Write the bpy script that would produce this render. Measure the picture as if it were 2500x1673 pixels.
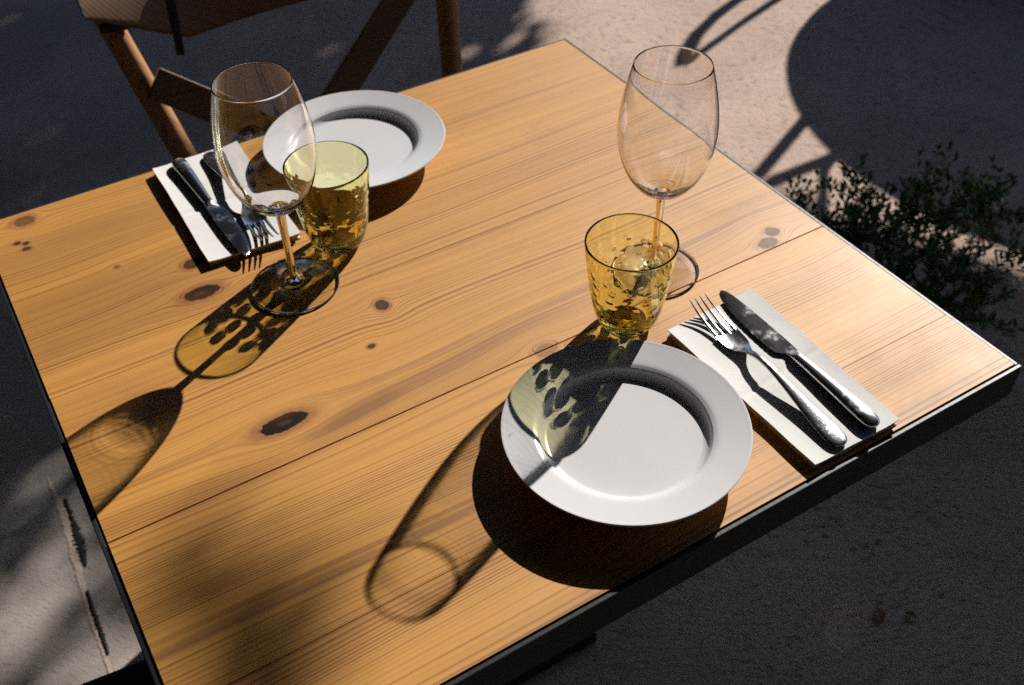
import bpy, bmesh, math, random
from mathutils import Vector, Matrix, Euler, noise

random.seed(7)
scene = bpy.context.scene
for o in list(bpy.data.objects):
    bpy.data.objects.remove(o, do_unlink=True)
COL = scene.collection

# ------------------------------------------------------------------ camera
SUN = Vector((1.6623, 0.8684, 1.0)).normalized()          # towards the sun
cam_d = bpy.data.cameras.new("camera")
cam = bpy.data.objects.new("camera", cam_d)
COL.objects.link(cam)
K = 50.0          # scene units per metre (1 unit = 2 cm, see unit_settings); keeps thin glass walls well resolved
scene.unit_settings.system = 'METRIC'
scene.unit_settings.scale_length = 1.0 / K
cam.location = (0.0298 * K, -0.3594 * K, 0.6945 * K)
cam.rotation_euler = (0.8136, 0.0228, -0.5469)
cam_d.sensor_width = 36.0
cam_d.lens = 36.96
cam_d.clip_start = 0.02
cam_d.clip_end = 20000
cam_d.dof.use_dof = True
cam_d.dof.focus_distance = 0.86 * K
cam_d.dof.aperture_fstop = 9.0 / K
scene.camera = cam

# ------------------------------------------------------------------ world
world = bpy.data.worlds.new("World")
scene.world = world
world.use_nodes = True
wn = world.node_tree
for n in list(wn.nodes):
    wn.nodes.remove(n)
sky = wn.nodes.new("ShaderNodeTexSky")
sky.sky_type = 'NISHITA'
sky.sun_disc = False
sky.ozone_density = 4.0
sky.sun_elevation = math.radians(28.07)
sky.sun_rotation = math.atan2(SUN.x, SUN.y)
bg = wn.nodes.new("ShaderNodeBackground")
bg.inputs["Strength"].default_value = 0.07
wo = wn.nodes.new("ShaderNodeOutputWorld")
wn.links.new(sky.outputs[0], bg.inputs[0])
wn.links.new(bg.outputs[0], wo.inputs[0])

# ------------------------------------------------------------------ sun
sun_d = bpy.data.lights.new("sun", 'SUN')
sun_d.energy = 5.0
sun_d.angle = math.radians(0.5)
sun_d.color = (1.0, 0.95, 0.88)
sun = bpy.data.objects.new("sun", sun_d)
COL.objects.link(sun)
sun.location = SUN * 20
sun.rotation_euler = (-SUN).to_track_quat('-Z', 'Y').to_euler()
sun_d.cycles.is_caustics_light = True

# ------------------------------------------------------------------ output
scene.render.engine = 'CYCLES'
vs = scene.view_settings
vs.view_transform = 'Standard'
vs.look = 'None'
vs.exposure = 0.55
vs.gamma = 1.0
vs.use_curve_mapping = False
cy = scene.cycles
cy.use_denoising = False          # the sampling grain suits the film photograph
cy.max_bounces = 14
cy.diffuse_bounces = 2
cy.glossy_bounces = 6
cy.transmission_bounces = 14
cy.transparent_max_bounces = 16
cy.sample_clamp_indirect = 6.0
cy.caustics_refractive = True
cy.caustics_reflective = False
cy.blur_glossy = 0.3

GROUND = -0.74


# ================================================================== helpers
def prop(o, label=None, cat=None, group=None, kind=None):
    if label: o["label"] = label
    if cat: o["category"] = cat
    if group: o["group"] = group
    if kind: o["kind"] = kind
    return o


def empty(name, loc, rotz=0.0, label=None, cat=None, group=None):
    o = bpy.data.objects.new(name, None)
    o.empty_display_size = 0.05
    COL.objects.link(o)
    o.location = loc
    o.rotation_euler = (0, 0, rotz)
    return prop(o, label, cat, group)


def mesh_obj(name, bm, mat, parent=None, smooth=False, loc=None, recalc=True):
    if recalc:
        bmesh.ops.recalc_face_normals(bm, faces=bm.faces)
    if smooth and mat not in (M_clear, M_yellow):
        for e in bm.edges:
            if len(e.link_faces) == 2 and e.calc_face_angle(0.0) > 0.75:
                e.smooth = False
    me = bpy.data.meshes.new(name)
    bm.to_mesh(me)
    bm.free()
    if smooth:
        for p in me.polygons:
            p.use_smooth = True
    if mat:
        me.materials.append(mat)
    o = bpy.data.objects.new(name, me)
    COL.objects.link(o)
    if loc is not None:
        o.location = loc
    if parent:
        o.parent = parent
    return o


def dup(root, name_label, loc, rotz, group=None):
    r = root.copy()
    COL.objects.link(r)
    r.location = loc
    r.rotation_euler = (0, 0, rotz)
    r["label"] = name_label
    if group: r["group"] = group
    for ch in list(root.children):
        c = ch.copy()
        COL.objects.link(c)
        c.parent = r
        for g in list(ch.children):
            d = g.copy()
            COL.objects.link(d)
            d.parent = c
    return r


def add_box(bm, lo, hi, bevel=0.0, M=None):
    r = bmesh.ops.create_cube(bm, size=1.0)
    vs_ = r["verts"]
    lo, hi = Vector(lo), Vector(hi)
    for v in vs_:
        v.co = Vector(((lo[i] + hi[i]) / 2 + v.co[i] * (hi[i] - lo[i]) for i in range(3)))
    if bevel > 0:
        es = list({e for v in vs_ for e in v.link_edges})
        rb = bmesh.ops.bevel(bm, geom=es, offset=bevel, segments=2 if bevel < 0.006 else 5, affect='EDGES', profile=0.5)
        vs_ = list({v for f in rb["faces"] for v in f.verts} | {v for v in vs_ if v.is_valid})
    if M is not None:
        for v in vs_:
            if v.is_valid:
                v.co = M @ v.co
    return vs_


def add_beam(bm, a, b, w, t, up=Vector((0, 1, 0)), bevel=0.002):
    """a rectangular bar from a to b: w wide (across), t thick (along up)"""
    a, b, up = Vector(a), Vector(b), Vector(up)
    z = (b - a).normalized()
    y = (up - z * up.dot(z)).normalized()
    x = y.cross(z)
    M = Matrix((x, y, z)).transposed().to_4x4()
    M.translation = (a + b) / 2
    L = (b - a).length
    tmp = bmesh.new()
    add_box(tmp, (-w / 2, -t / 2, -L / 2), (w / 2, t / 2, L / 2), bevel)
    for v in tmp.verts:
        v.co = M @ v.co
    me = bpy.data.meshes.new("tmp")
    tmp.to_mesh(me)
    tmp.free()
    bm.from_mesh(me)
    bpy.data.meshes.remove(me)


def add_tube(bm, pts, rad, n=10, cap=True):
    pts = [Vector(p) for p in pts]
    rads = rad if isinstance(rad, (list, tuple)) else [rad] * len(pts)
    rings = []
    ref = Vector((0.31, 0.17, 0.93))
    for i, p in enumerate(pts):
        d = (pts[min(i + 1, len(pts) - 1)] - pts[max(i - 1, 0)]).normalized()
        x = d.cross(ref)
        if x.length < 1e-4:
            x = d.cross(Vector((1, 0, 0)))
        x.normalize()
        y = d.cross(x)
        rings.append([bm.verts.new(p + (x * math.cos(2 * math.pi * k / n) + y * math.sin(2 * math.pi * k / n)) * rads[i]) for k in range(n)])
    for a, b in zip(rings, rings[1:]):
        for k in range(n):
            bm.faces.new((a[k], a[(k + 1) % n], b[(k + 1) % n], b[k]))
    if cap:
        bm.faces.new(list(reversed(rings[0])))
        bm.faces.new(rings[-1])


def spline(ctrl, n):
    """Catmull-Rom through 2D/3D control tuples -> n+1 points"""
    P = [Vector(c) for c in ctrl]
    P = [P[0] * 2 - P[1]] + P + [P[-1] * 2 - P[-2]]
    m = len(P) - 3
    out = []
    for i in range(n + 1):
        u = i / n * m
        k = min(int(u), m - 1)
        t = u - k
        p0, p1, p2, p3 = P[k:k + 4]
        out.append(0.5 * ((2 * p1) + (p2 - p0) * t + (2 * p0 - 5 * p1 + 4 * p2 - p3) * t * t + (3 * p1 - p0 - 3 * p2 + p3) * t ** 3))
    return out


def lathe(bm, prof, n=96, close_start=False, close_end=False, disp=None):
    """prof: [(r,z)], revolve. disp(i,ang,r,z)->dr"""
    rings = []
    for i, (r, z) in enumerate(prof):
        if r < 1e-6:
            rings.append([bm.verts.new((0, 0, z))])
        else:
            ring = []
            for k in range(n):
                a = 2 * math.pi * k / n
                rr = r + (disp(i, a, r, z) if disp else 0.0)
                ring.append(bm.verts.new((rr * math.cos(a), rr * math.sin(a), z)))
            rings.append(ring)
    for a, b in zip(rings, rings[1:]):
        if len(a) == 1 and len(b) == 1:
            continue
        for k in range(n):
            k2 = (k + 1) % n
            if len(a) == 1:
                bm.faces.new((a[0], b[k2], b[k]))
            elif len(b) == 1:
                bm.faces.new((a[k], a[k2], b[0]))
            else:
                bm.faces.new((a[k], a[k2], b[k2], b[k]))


# ------------------------------------------------------------------ node maths
class NT:
    def __init__(self, name):
        self.mat = bpy.data.materials.new(name)
        self.mat.use_nodes = True
        self.t = self.mat.node_tree
        for n in list(self.t.nodes):
            self.t.nodes.remove(n)
        self.out = self.t.nodes.new("ShaderNodeOutputMaterial")

    def link(self, v, s):
        if isinstance(v, bpy.types.NodeSocket):
            self.t.links.new(v, s)
        else:
            if hasattr(s.default_value, "__len__") and not hasattr(v, "__len__"):
                v = [v] * len(s.default_value)
            if hasattr(s.default_value, "__len__") and len(s.default_value) == 4 and len(v) == 3:
                v = (*v, 1.0)
            s.default_value = v

    def m(self, op, a, b=0.0, c=0.0, clamp=False):
        n = self.t.nodes.new("ShaderNodeMath")
        n.operation = op
        n.use_clamp = clamp
        for s, v in zip(n.inputs, (a, b, c)):
            self.link(v, s)
        return n.outputs[0]

    def add(self, a, b): return self.m('ADD', a, b)
    def sub(self, a, b): return self.m('SUBTRACT', a, b)
    def mul(self, a, b): return self.m('MULTIPLY', a, b)
    def div(self, a, b): return self.m('DIVIDE', a, b)
    def pw(self, a, b): return self.m('POWER', a, b)

    def ss(self, x, lo, hi, a=0.0, b=1.0):
        n = self.t.nodes.new("ShaderNodeMapRange")
        n.interpolation_type = 'SMOOTHSTEP'
        self.link(x, n.inputs["Value"])
        for k, v in (("From Min", lo), ("From Max", hi), ("To Min", a), ("To Max", b)):
            self.link(v, n.inputs[k])
        return n.outputs[0]

    def lin(self, x, lo, hi, a=0.0, b=1.0):
        n = self.t.nodes.new("ShaderNodeMapRange")
        self.link(x, n.inputs["Value"])
        for k, v in (("From Min", lo), ("From Max", hi), ("To Min", a), ("To Max", b)):
            self.link(v, n.inputs[k])
        return n.outputs[0]

    def vec(self, x, y, z=0.0):
        n = self.t.nodes.new("ShaderNodeCombineXYZ")
        for s, v in zip(n.inputs, (x, y, z)):
            self.link(v, s)
        return n.outputs[0]

    def coord(self, which="Object"):
        n = self.t.nodes.new("ShaderNodeTexCoord")
        s = self.t.nodes.new("ShaderNodeSeparateXYZ")
        self.t.links.new(n.outputs[which], s.inputs[0])
        return s.outputs[0], s.outputs[1], s.outputs[2]

    def noise(self, vec, scale=1.0, detail=2.0, rough=0.5, dist=0.0):
        n = self.t.nodes.new("ShaderNodeTexNoise")
        self.link(vec, n.inputs["Vector"])
        n.inputs["Scale"].default_value = scale
        n.inputs["Detail"].default_value = detail
        n.inputs["Roughness"].default_value = rough
        n.inputs["Distortion"].default_value = dist
        return n.outputs[0]

    def voro(self, vec, scale=1.0, rnd=1.0):
        n = self.t.nodes.new("ShaderNodeTexVoronoi")
        self.link(vec, n.inputs["Vector"])
        n.inputs["Scale"].default_value = scale
        n.inputs["Randomness"].default_value = rnd
        return n.outputs[0]

    def mix(self, f, a, b):
        n = self.t.nodes.new("ShaderNodeMix")
        n.data_type = 'RGBA'
        n.clamp_factor = True
        self.link(f, n.inputs[0])
        self.link(a, n.inputs[6])
        self.link(b, n.inputs[7])
        return n.outputs[2]

    def bump(self, h, strength=0.3, dist=0.001):
        n = self.t.nodes.new("ShaderNodeBump")
        n.inputs["Strength"].default_value = strength
        n.inputs["Distance"].default_value = dist * K
        self.link(h, n.inputs["Height"])
        return n.outputs[0]

    def principled(self, **kw):
        n = self.t.nodes.new("ShaderNodeBsdfPrincipled")
        for k, v in kw.items():
            self.link(v, n.inputs[k.replace("_", " ")])
        self.t.links.new(n.outputs[0], self.out.inputs[0])
        return n


# ================================================================== materials
# knots: x, y, radius of the knot, how dark (1 = black), stretch along the grain
KNOTS = [
    (0.1696, 0.5118, 0.0105, 1.00, 1.9),
    (0.1715, 0.2975, 0.0105, 1.00, 2.3),
    (0.3170, 0.3942, 0.0085, 0.80, 0.85),
    (0.2821, 0.3457, 0.0035, 0.80, 1.2),
    (0.7232, 0.2737, 0.0080, 0.62, 1.15),
    (0.7061, 0.2613, 0.0085, 0.62, 1.5),
    (0.0430, 0.7390, 0.0100, 0.55, 1.2),
    (0.0271, 0.7014, 0.0032, 0.85, 1.2),
    (0.0351, 0.6962, 0.0032, 0.85, 1.2),
    (0.0337, 0.6860, 0.0036, 0.85, 1.3),
    (0.1077, 0.6015, 0.0030, 0.45, 1.2),
    (0.1770, 0.5630, 0.0080, 0.95, 1.3),
    (0.4200, 0.2500, 0.0090, 0.35, 1.4),
]


BANDS = [(0.33, 0.292, 0.24, 0.016, 0.55), (0.235, 0.287, 0.07, 0.012, 0.6), (0.03, 0.55, 0.26, 0.075, 0.40), (0.10, 0.655, 0.22, 0.06, 0.30),
         (0.06, 0.275, 0.16, 0.018, 0.40), (0.66, 0.292, 0.12, 0.014, 0.22), (0.40, 0.015, 0.35, 0.010, 0.22), (0.69, 0.012, 0.14, 0.012, 0.30)]


def make_wood(name, early, late, seed, ring=0.0042, knots=KNOTS, rough=0.55, tone=1.0):
    N = NT(name)
    x, y, z = N.coord("Object")
    # slow wander of the grain
    w1 = N.noise(N.vec(N.mul(x, 1.3), N.mul(y, 5.0), seed * 3.1), 1.0, 1.0, 0.5)
    w2 = N.noise(N.vec(N.mul(x, 4.0), N.mul(y, 22.0), seed * 1.7 + 5), 1.0, 2.0, 0.5)
    psi = y
    ringmask = 0.0
    dark = 0.0
    core = 0.0
    halo = 0.0
    jit = N.noise(N.vec(N.mul(x, 150.0), N.mul(y, 150.0), seed), 1.0, 3.0, 0.6)
    for (kx, ky, r, d, st) in knots:
        dx = N.div(N.sub(x, kx), st)
        dy = N.sub(y, ky)
        r2 = N.add(N.mul(dx, dx), N.mul(dy, dy))
        # stream function round a cylinder bends the rings past the knot
        a2 = (r * 1.75) ** 2
        psi = N.sub(psi, N.div(N.mul(dy, a2), N.add(r2, a2 * 0.30)))
        q = N.add(N.m('SQRT', r2), N.mul(N.sub(jit, 0.5), r * 0.55))
        dark = N.m('MAXIMUM', dark, N.ss(q, r * 1.02, r * 0.86, 0.0, d))
        core = N.m('MAXIMUM', core, N.ss(q, r * 0.42, r * 0.12, 0.0, 0.6 if r > 0.005 else 0.0))
        halo = N.m('MAXIMUM', halo, N.ss(q, r * 1.9, r * 0.95, 0.0, 0.60 * min(1.0, d + 0.15)))
    v = N.add(psi, N.add(N.mul(N.sub(w1, 0.5), 0.060), N.mul(N.sub(w2, 0.5), 0.0028)))
    # ring spacing differs from zone to zone
    zone = N.noise(N.vec(N.mul(v, 16.0), seed * 2.3, 0.0), 1.0, 1.0, 0.5)
    v2 = N.add(v, N.mul(N.sub(zone, 0.5), 0.075))
    ph = N.div(v2, ring)
    fr = N.m('FRACT', ph)
    idx = N.m('FLOOR', ph)
    amp = N.noise(N.vec(N.mul(idx, 0.731), seed + 0.3, N.mul(x, 1.2)), 1.0, 1.0, 0.5)
    rise = N.ss(fr, 0.30, 0.88)
    fall = N.ss(fr, 0.90, 1.0, 1.0, 0.0)
    rings = N.mul(N.mul(rise, fall), N.ss(amp, 0.32, 0.72, 0.18, 1.0))
    fibre = N.noise(N.vec(N.mul(x, 14.0), N.mul(y, 620.0), seed), 1.0, 3.0, 0.65)
    fib2 = N.noise(N.vec(N.mul(x, 60.0), N.mul(y, 1500.0), seed + 9), 1.0, 2.0, 0.6)
    big = N.noise(N.vec(N.mul(x, 2.2), N.mul(v, 14.0), seed + 4), 1.0, 2.0, 0.5)
    f = N.add(N.mul(rings, 0.95), N.mul(N.sub(fibre, 0.5), 0.65))
    f = N.add(f, N.mul(N.sub(big, 0.45), 0.95))
    col = N.mix(N.m('MAXIMUM', f, 0.0), [c * tone for c in early], [c * tone for c in late])
    streak = N.ss(N.noise(N.vec(N.mul(x, 1.1), N.mul(v, 60.0), seed + 20), 1.0, 2.0, 0.5), 0.60, 0.74)
    col = N.mix(N.mul(streak, 0.55), col, [c * 0.72 * tone for c in late])
    col = N.mix(halo, col, (late[0] * 0.75, late[1] * 0.48, late[2] * 0.35))
    kring = N.noise(N.vec(N.mul(x, 380.0), N.mul(y, 380.0), 2.0), 1.0, 2.0, 0.7)
    kcol = N.mix(N.ss(kring, 0.50, 0.75), (0.006, 0.0045, 0.004), (0.030, 0.014, 0.007))
    kcol = N.mix(core, kcol, (0.085, 0.036, 0.016))
    col = N.mix(dark, col, kcol)
    # broad darker bands in the boards (heartwood)
    for (bx, by, bl, bw, bs) in BANDS:
        q = N.m('SQRT', N.add(N.pw(N.m('ABSOLUTE', N.div(N.sub(x, bx), bl)), 2.0), N.pw(N.m('ABSOLUTE', N.div(N.sub(v, by), bw)), 2.0)))
        q = N.add(q, N.mul(N.sub(fibre, 0.5), 0.5))
        col = N.mix(N.ss(q, 1.0, 0.25, 0.0, bs), col, [c * 0.8 for c in late])
    # a little grime and wear
    grime = N.noise(N.vec(N.mul(x, 7.0), N.mul(y, 7.0), seed + 2), 1.0, 4.0, 0.6)
    col = N.mix(N.ss(grime, 0.52, 0.80, 0.0, 0.28), col, [c * 0.55 for c in late])
    rg = N.add(rough, N.mul(N.sub(grime, 0.5), 0.22))
    rg = N.add(rg, N.mul(fib2, 0.08))
    h = N.add(N.mul(fibre, 0.5), N.mul(N.sub(1.0, rings), 0.5))
    h = N.sub(h, N.mul(dark, 0.5))
    N.principled(Base_Color=col, Roughness=N.m('MAXIMUM', rg, N.mul(dark, 0.6)), Specular_IOR_Level=N.sub(0.70, N.mul(dark, 0.55)),
                 Normal=N.bump(h, 0.22, 0.0008))
    return N.mat


EARLY, LATE = (0.570, 0.268, 0.046), (0.235, 0.078, 0.010)
M_planks = [make_wood("pine_%s" % w, EARLY, LATE, s, r, tone=t) for w, s, r, t in
            (("amber", 1.0, 0.0046, 0.97), ("honey", 1.6, 0.0043, 1.0), ("tan", 4.9, 0.0031, 1.0),
             ("gold", 5.3, 0.0028, 0.99), ("brown", 5.9, 0.0030, 0.96))]
M_chair = make_wood("chair_wood", (0.17, 0.078, 0.026), (0.08, 0.033, 0.011), 3.3, 0.004, knots=[], rough=0.5)  # chair wood darkened to carry the shade on backrest and braces
M_chair_lit = make_wood("chair_wood_lit", (0.42, 0.195, 0.060), (0.24, 0.10, 0.03), 6.1, 0.004, knots=[], rough=0.5)  # same chair wood lightened, sunlight on the uprights put into the colour


def simple(name, col, rough=0.5, metal=0.0, spec=0.5, nscale=40.0, namt=0.15, bump=0.0, bscale=200.0, bdist=0.001):
    N = NT(name)
    x, y, z = N.coord("Object")
    n = N.noise(N.vec(x, y, z), nscale, 4.0, 0.6)
    c = N.mix(n, [k * (1 - namt) for k in col], [min(1, k * (1 + namt)) for k in col])
    kw = dict(Base_Color=c, Roughness=N.add(rough, N.mul(N.sub(n, 0.5), 0.15)), Metallic=metal, Specular_IOR_Level=spec)
    if bump > 0:
        kw["Normal"] = N.bump(N.noise(N.vec(x, y, z), bscale, 3.0, 0.6), bump, bdist)
    N.principled(**kw)
    return N.mat


def make_china():
    N = NT("white_china")
    x, y, z = N.coord("Object")
    n = N.noise(N.vec(x, y, z), 9.0, 4.0, 0.6)
    c = N.mix(n, (0.59, 0.585, 0.605), (0.635, 0.63, 0.645))
    N.principled(Base_Color=c, Roughness=N.ss(n, 0.3, 0.7, 0.10, 0.20), Specular_IOR_Level=0.5)
    return N.mat


def make_paper():
    N = NT("napkin_paper")
    x, y, z = N.coord("Object")
    n = N.noise(N.vec(x, y, z), 900.0, 2.0, 0.6)
    w = N.noise(N.vec(x, y, z), 28.0, 3.0, 0.55)
    c = N.mix(w, (0.68, 0.67, 0.66), (0.74, 0.73, 0.72))
    h = N.add(N.mul(n, 0.25), N.mul(w, 1.0))
    N.principled(Base_Color=c, Roughness=0.85, Specular_IOR_Level=0.2, Normal=N.bump(h, 0.4, 0.0015))
    return N.mat


def make_steel(name, rough=0.12, spots=0.0):
    N = NT(name)
    x, y, z = N.coord("Object")
    n = N.noise(N.vec(x, N.mul(y, 0.3), z), 260.0, 3.0, 0.6)
    sm = N.noise(N.vec(x, y, z), 45.0, 4.0, 0.65)
    r = N.add(rough, N.add(N.mul(N.sub(n, 0.5), 0.06), N.ss(sm, 0.5, 0.75, 0.0, 0.22)))
    kw = dict(Base_Color=(0.60, 0.60, 0.61), Metallic=1.0, Roughness=r)
    h = N.add(n, N.mul(sm, 0.6))
    if spots:
        vd = N.voro(N.vec(x, y, z), 420.0)
        h = N.add(h, N.mul(N.ss(vd, 0.42, 0.1), spots))
    kw["Normal"] = N.bump(h, 0.12, 0.0006)
    N.principled(**kw)
    return N.mat


def make_glass(name, col, ior=1.5):
    N = NT(name)
    g = N.t.nodes.new("ShaderNodeBsdfGlass")
    g.inputs["Color"].default_value = (*col, 1)
    g.inputs["Roughness"].default_value = 0.0
    g.inputs["IOR"].default_value = ior
    N.t.links.new(g.outputs[0], N.out.inputs[0])
    return N.mat


def make_ground():
    N = NT("sandy_concrete")
    x, y, z = N.coord("Object")
    # sweeping float marks
    wa = N.noise(N.vec(x, y, 3.0), 1.6, 2.0, 0.5)
    wb = N.noise(N.vec(x, y, 13.0), 1.6, 2.0, 0.5)
    u = N.add(N.add(N.mul(x, 0.80), N.mul(y, -0.60)), N.mul(N.sub(wa, 0.5), 0.35))
    v = N.add(N.add(N.mul(x, 0.60), N.mul(y, 0.80)), N.mul(N.sub(wb, 0.5), 0.55))
    brush = N.noise(N.vec(N.mul(u, 9.0), N.mul(v, 75.0), 0.0), 1.0, 4.0, 0.65)
    grit = N.noise(N.vec(x, y, 0.0), 130.0, 4.0, 0.7)
    fine = N.noise(N.vec(x, y, 1.0), 520.0, 2.0, 0.6)
    pits = N.ss(N.noise(N.vec(N.mul(u, 48.0), N.mul(v, 110.0), 4.0), 1.0, 4.0, 0.65), 0.545, 0.635)
    patch = N.noise(N.vec(x, y, 8.0), 2.6, 5.0, 0.6)
    c = N.mix(N.ss(patch, 0.3, 0.7), (0.49, 0.36, 0.29), (0.61, 0.455, 0.37))
    c = N.mix(N.ss(brush, 0.52, 0.72, 0.0, 0.5), c, (0.20, 0.15, 0.115))
    c = N.mix(N.ss(grit, 0.54, 0.70, 0.0, 0.6), c, (0.17, 0.125, 0.095))
    pm = N.ss(N.noise(N.vec(x, y, 21.0), 5.0, 3.0, 0.6), 0.38, 0.62, 0.15, 0.75)
    c = N.mix(N.mul(pits, pm), c, (0.10, 0.075, 0.06))
    grain = N.voro(N.vec(x, y, 0.0), 210.0)
    c = N.mix(N.ss(grain, 0.10, 0.32, 0.35, 0.0), c, (0.66, 0.53, 0.45))
    c = N.mix(N.ss(N.noise(N.vec(x, y, 31.0), 300.0, 2.0, 0.6), 0.60, 0.68, 0.0, 0.6), c, (0.09, 0.07, 0.055))
    rough_zone = N.ss(x, 0.25, 0.95, 0.25, 1.0)
    smooth_c = N.mix(N.ss(patch, 0.35, 0.65), (0.30, 0.285, 0.27), (0.40, 0.375, 0.35))
    c = N.mix(rough_zone, smooth_c, c)
    h = N.add(N.add(N.mul(brush, -0.8), N.mul(grit, -0.6)), N.add(N.mul(fine, 0.3), N.mul(pits, -0.7)))
    h = N.mul(N.sub(h, N.mul(grain, 0.6)), rough_zone)
    N.principled(Base_Color=c, Roughness=0.9, Specular_IOR_Level=0.2, Normal=N.bump(h, 0.5, 0.0035))
    return N.mat


def make_leaf(name, a, b):
    N = NT(name)
    x, y, z = N.coord("Object")
    n = N.noise(N.vec(x, y, z), 25.0, 2.0, 0.5)
    c = N.mix(N.ss(n, 0.35, 0.65), a, b)
    p = N.principled(Base_Color=c, Roughness=0.5, Specular_IOR_Level=0.4)
    tr = N.t.nodes.new("ShaderNodeBsdfTranslucent")
    N.link(c, tr.inputs[0])
    mx = N.t.nodes.new("ShaderNodeMixShader")
    mx.inputs[0].default_value = 0.4
    N.t.links.new(p.outputs[0], mx.inputs[1])
    N.t.links.new(tr.outputs[0], mx.inputs[2])
    N.t.links.new(mx.outputs[0], N.out.inputs[0])
    return N.mat


M_china = make_china()
M_paper = make_paper()
M_steel = make_steel("polished_steel", 0.19)
M_blade = make_steel("blade_steel", 0.17)
M_spot = make_steel("water_spotted_steel", 0.20, 0.8)
M_clear = make_glass("clear_glass", (0.998, 0.998, 0.998))
M_yellow = make_glass("yellow_glass", (0.992, 0.978, 0.76))
M_iron = simple("black_iron", (0.014, 0.016, 0.018), 0.45, 0.0, 0.5, 60, 0.3, 0.15, 300)
M_ground = make_ground()
M_mortar = simple("pale_mortar", (0.50, 0.40, 0.33), 0.9, 0, 0.2, 90, 0.25, 0.6, 160, 0.003)
M_gap = simple("dark_crack_fill", (0.03, 0.027, 0.025), 0.95, 0, 0.1, 60, 0.3)
M_shrub = make_leaf("shrub_leaf", (0.04, 0.105, 0.022), (0.09, 0.17, 0.04))
M_stem = simple("shrub_stem", (0.07, 0.055, 0.03), 0.8)
M_dry = make_leaf("dry_leaf", (0.38, 0.15, 0.05), (0.25, 0.10, 0.04))
M_treeleaf = make_leaf("tree_leaf", (0.04, 0.075, 0.025), (0.07, 0.11, 0.035))
M_bark = simple("tree_bark", (0.12, 0.09, 0.065), 0.9, 0, 0.2, 12, 0.4, 0.6, 30, 0.02)
M_cloth = simple("dark_blocker_cloth", (0.035, 0.037, 0.04), 0.9, 0, 0.1, 8, 0.2)
M_wall = simple("dark_plaster", (0.10, 0.095, 0.09), 0.9, 0, 0.2, 6, 0.25, 0.4, 60, 0.01)
M_cushion = simple("charcoal_fabric", (0.022, 0.024, 0.026), 0.95, 0, 0.1, 300, 0.4, 0.4, 500, 0.001)
M_black = simple("black_rubber", (0.012, 0.012, 0.013), 0.6)

# ================================================================== ground
bm = bmesh.new()
bmesh.ops.create_grid(bm, x_segments=1, y_segments=1, size=60)
ground = mesh_obj("ground", bm, M_ground, loc=(0, 0, GROUND))
prop(ground, "sandy brushed concrete terrace floor under the table", None, None, "structure")

# pale mortar along a slab joint with a dark open crack beside it
def ribbon(name, pts, widths, z0, z1, mat, parent, jitter=0.0, seed=1):
    rnd = random.Random(seed)
    sp = spline([(p[0], p[1], 0) for p in pts], 90)
    ws = spline([(w, 0, 0) for w in widths], 90)
    bm = bmesh.new()
    rows = []
    for i, p in enumerate(sp):
        w = max(0.0004, ws[i].x) / 2
        jl, jr = rnd.uniform(-1, 1) * jitter * w * 2, rnd.uniform(-1, 1) * jitter * w * 2
        rows.append([bm.verts.new((p.x - w + jl - 0.002, p.y, z0)), bm.verts.new((p.x - w * 0.7 + jl, p.y, z1)),
                     bm.verts.new((p.x + w * 0.7 + jr, p.y, z1 - 0.0004)), bm.verts.new((p.x + w + jr + 0.002, p.y, z0))])
    for a, b in zip(rows, rows[1:]):
        for k in range(3):
            bm.faces.new((a[k], a[k + 1], b[k + 1], b[k]))
    return mesh_obj(name, bm, mat, parent, smooth=False)

CR = [(-0.083, 1.10), (-0.0815, 1.035), (-0.0815, 0.978), (-0.084, 0.929), (-0.088, 0.875), (-0.091, 0.827), (-0.0925, 0.786), (-0.0927, 0.742), (-0.0938, 0.695), (-0.095, 0.62)]
ribbon("mortar_seam", CR, (0.001, 0.011, 0.014, 0.015, 0.010, 0.007, 0.010, 0.009, 0.005, 0.003), 0.0, 0.0009, M_mortar, ground, 0.18, 3)
CR2 = [(x_ + 0.0125, y_) for x_, y_ in CR[1:5]]
ribbon("open_crack", CR2, (0.003, 0.004, 0.011, 0.001), 0.0005, 0.0018, M_gap, ground, 0.5, 5)
CR3 = [(x_ + 0.0055, y_) for x_, y_ in CR[5:9]]
ribbon("open_crack", CR3, (0.0008, 0.003, 0.003, 0.0008), 0.0005, 0.0028, M_gap, ground, 0.5, 6)

# ================================================================== dining table
W, D = 0.7755, 0.7569
TZ = GROUND
table = empty("dining_table", (W / 2, D / 2, GROUND), 0,
              "square pine plank table in a thin black iron frame, laid for two", "table")
JO = [0.0, 0.0805, 0.2515, 0.442, 0.600, D]
GAP = [0.0, 0.0001, 0.0010, 0.00006, 0.00006, 0.0]
for i in range(5):
    y0 = JO[i] + GAP[i] / 2
    y1 = JO[i + 1] - GAP[i + 1] / 2
    bm = bmesh.new()
    bmesh.ops.create_cube(bm, size=1)
    dz = (0.0, 0.0001, -0.0001, 0.0, 0.0001)[i]
    for v in bm.verts:
        v.co = Vector(((v.co.x + 0.5) * W, y0 + (v.co.y + 0.5) * (y1 - y0), -0.026 + (v.co.z + 0.5) * (0.026 + dz)))
    es = [e for e in bm.edges if all(v.co.z > -0.01 for v in e.verts)]
    bmesh.ops.bevel(bm, geom=es, offset=0.0005 if i in (1, 2) else 0.00003, segments=2, affect='EDGES')
    p = mesh_obj("plank", bm, M_planks[i], table)
    p.location = (-W / 2, -D / 2, -GROUND)
FT = 0.0042            # frame steel thickness
g = 0.0012
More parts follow.
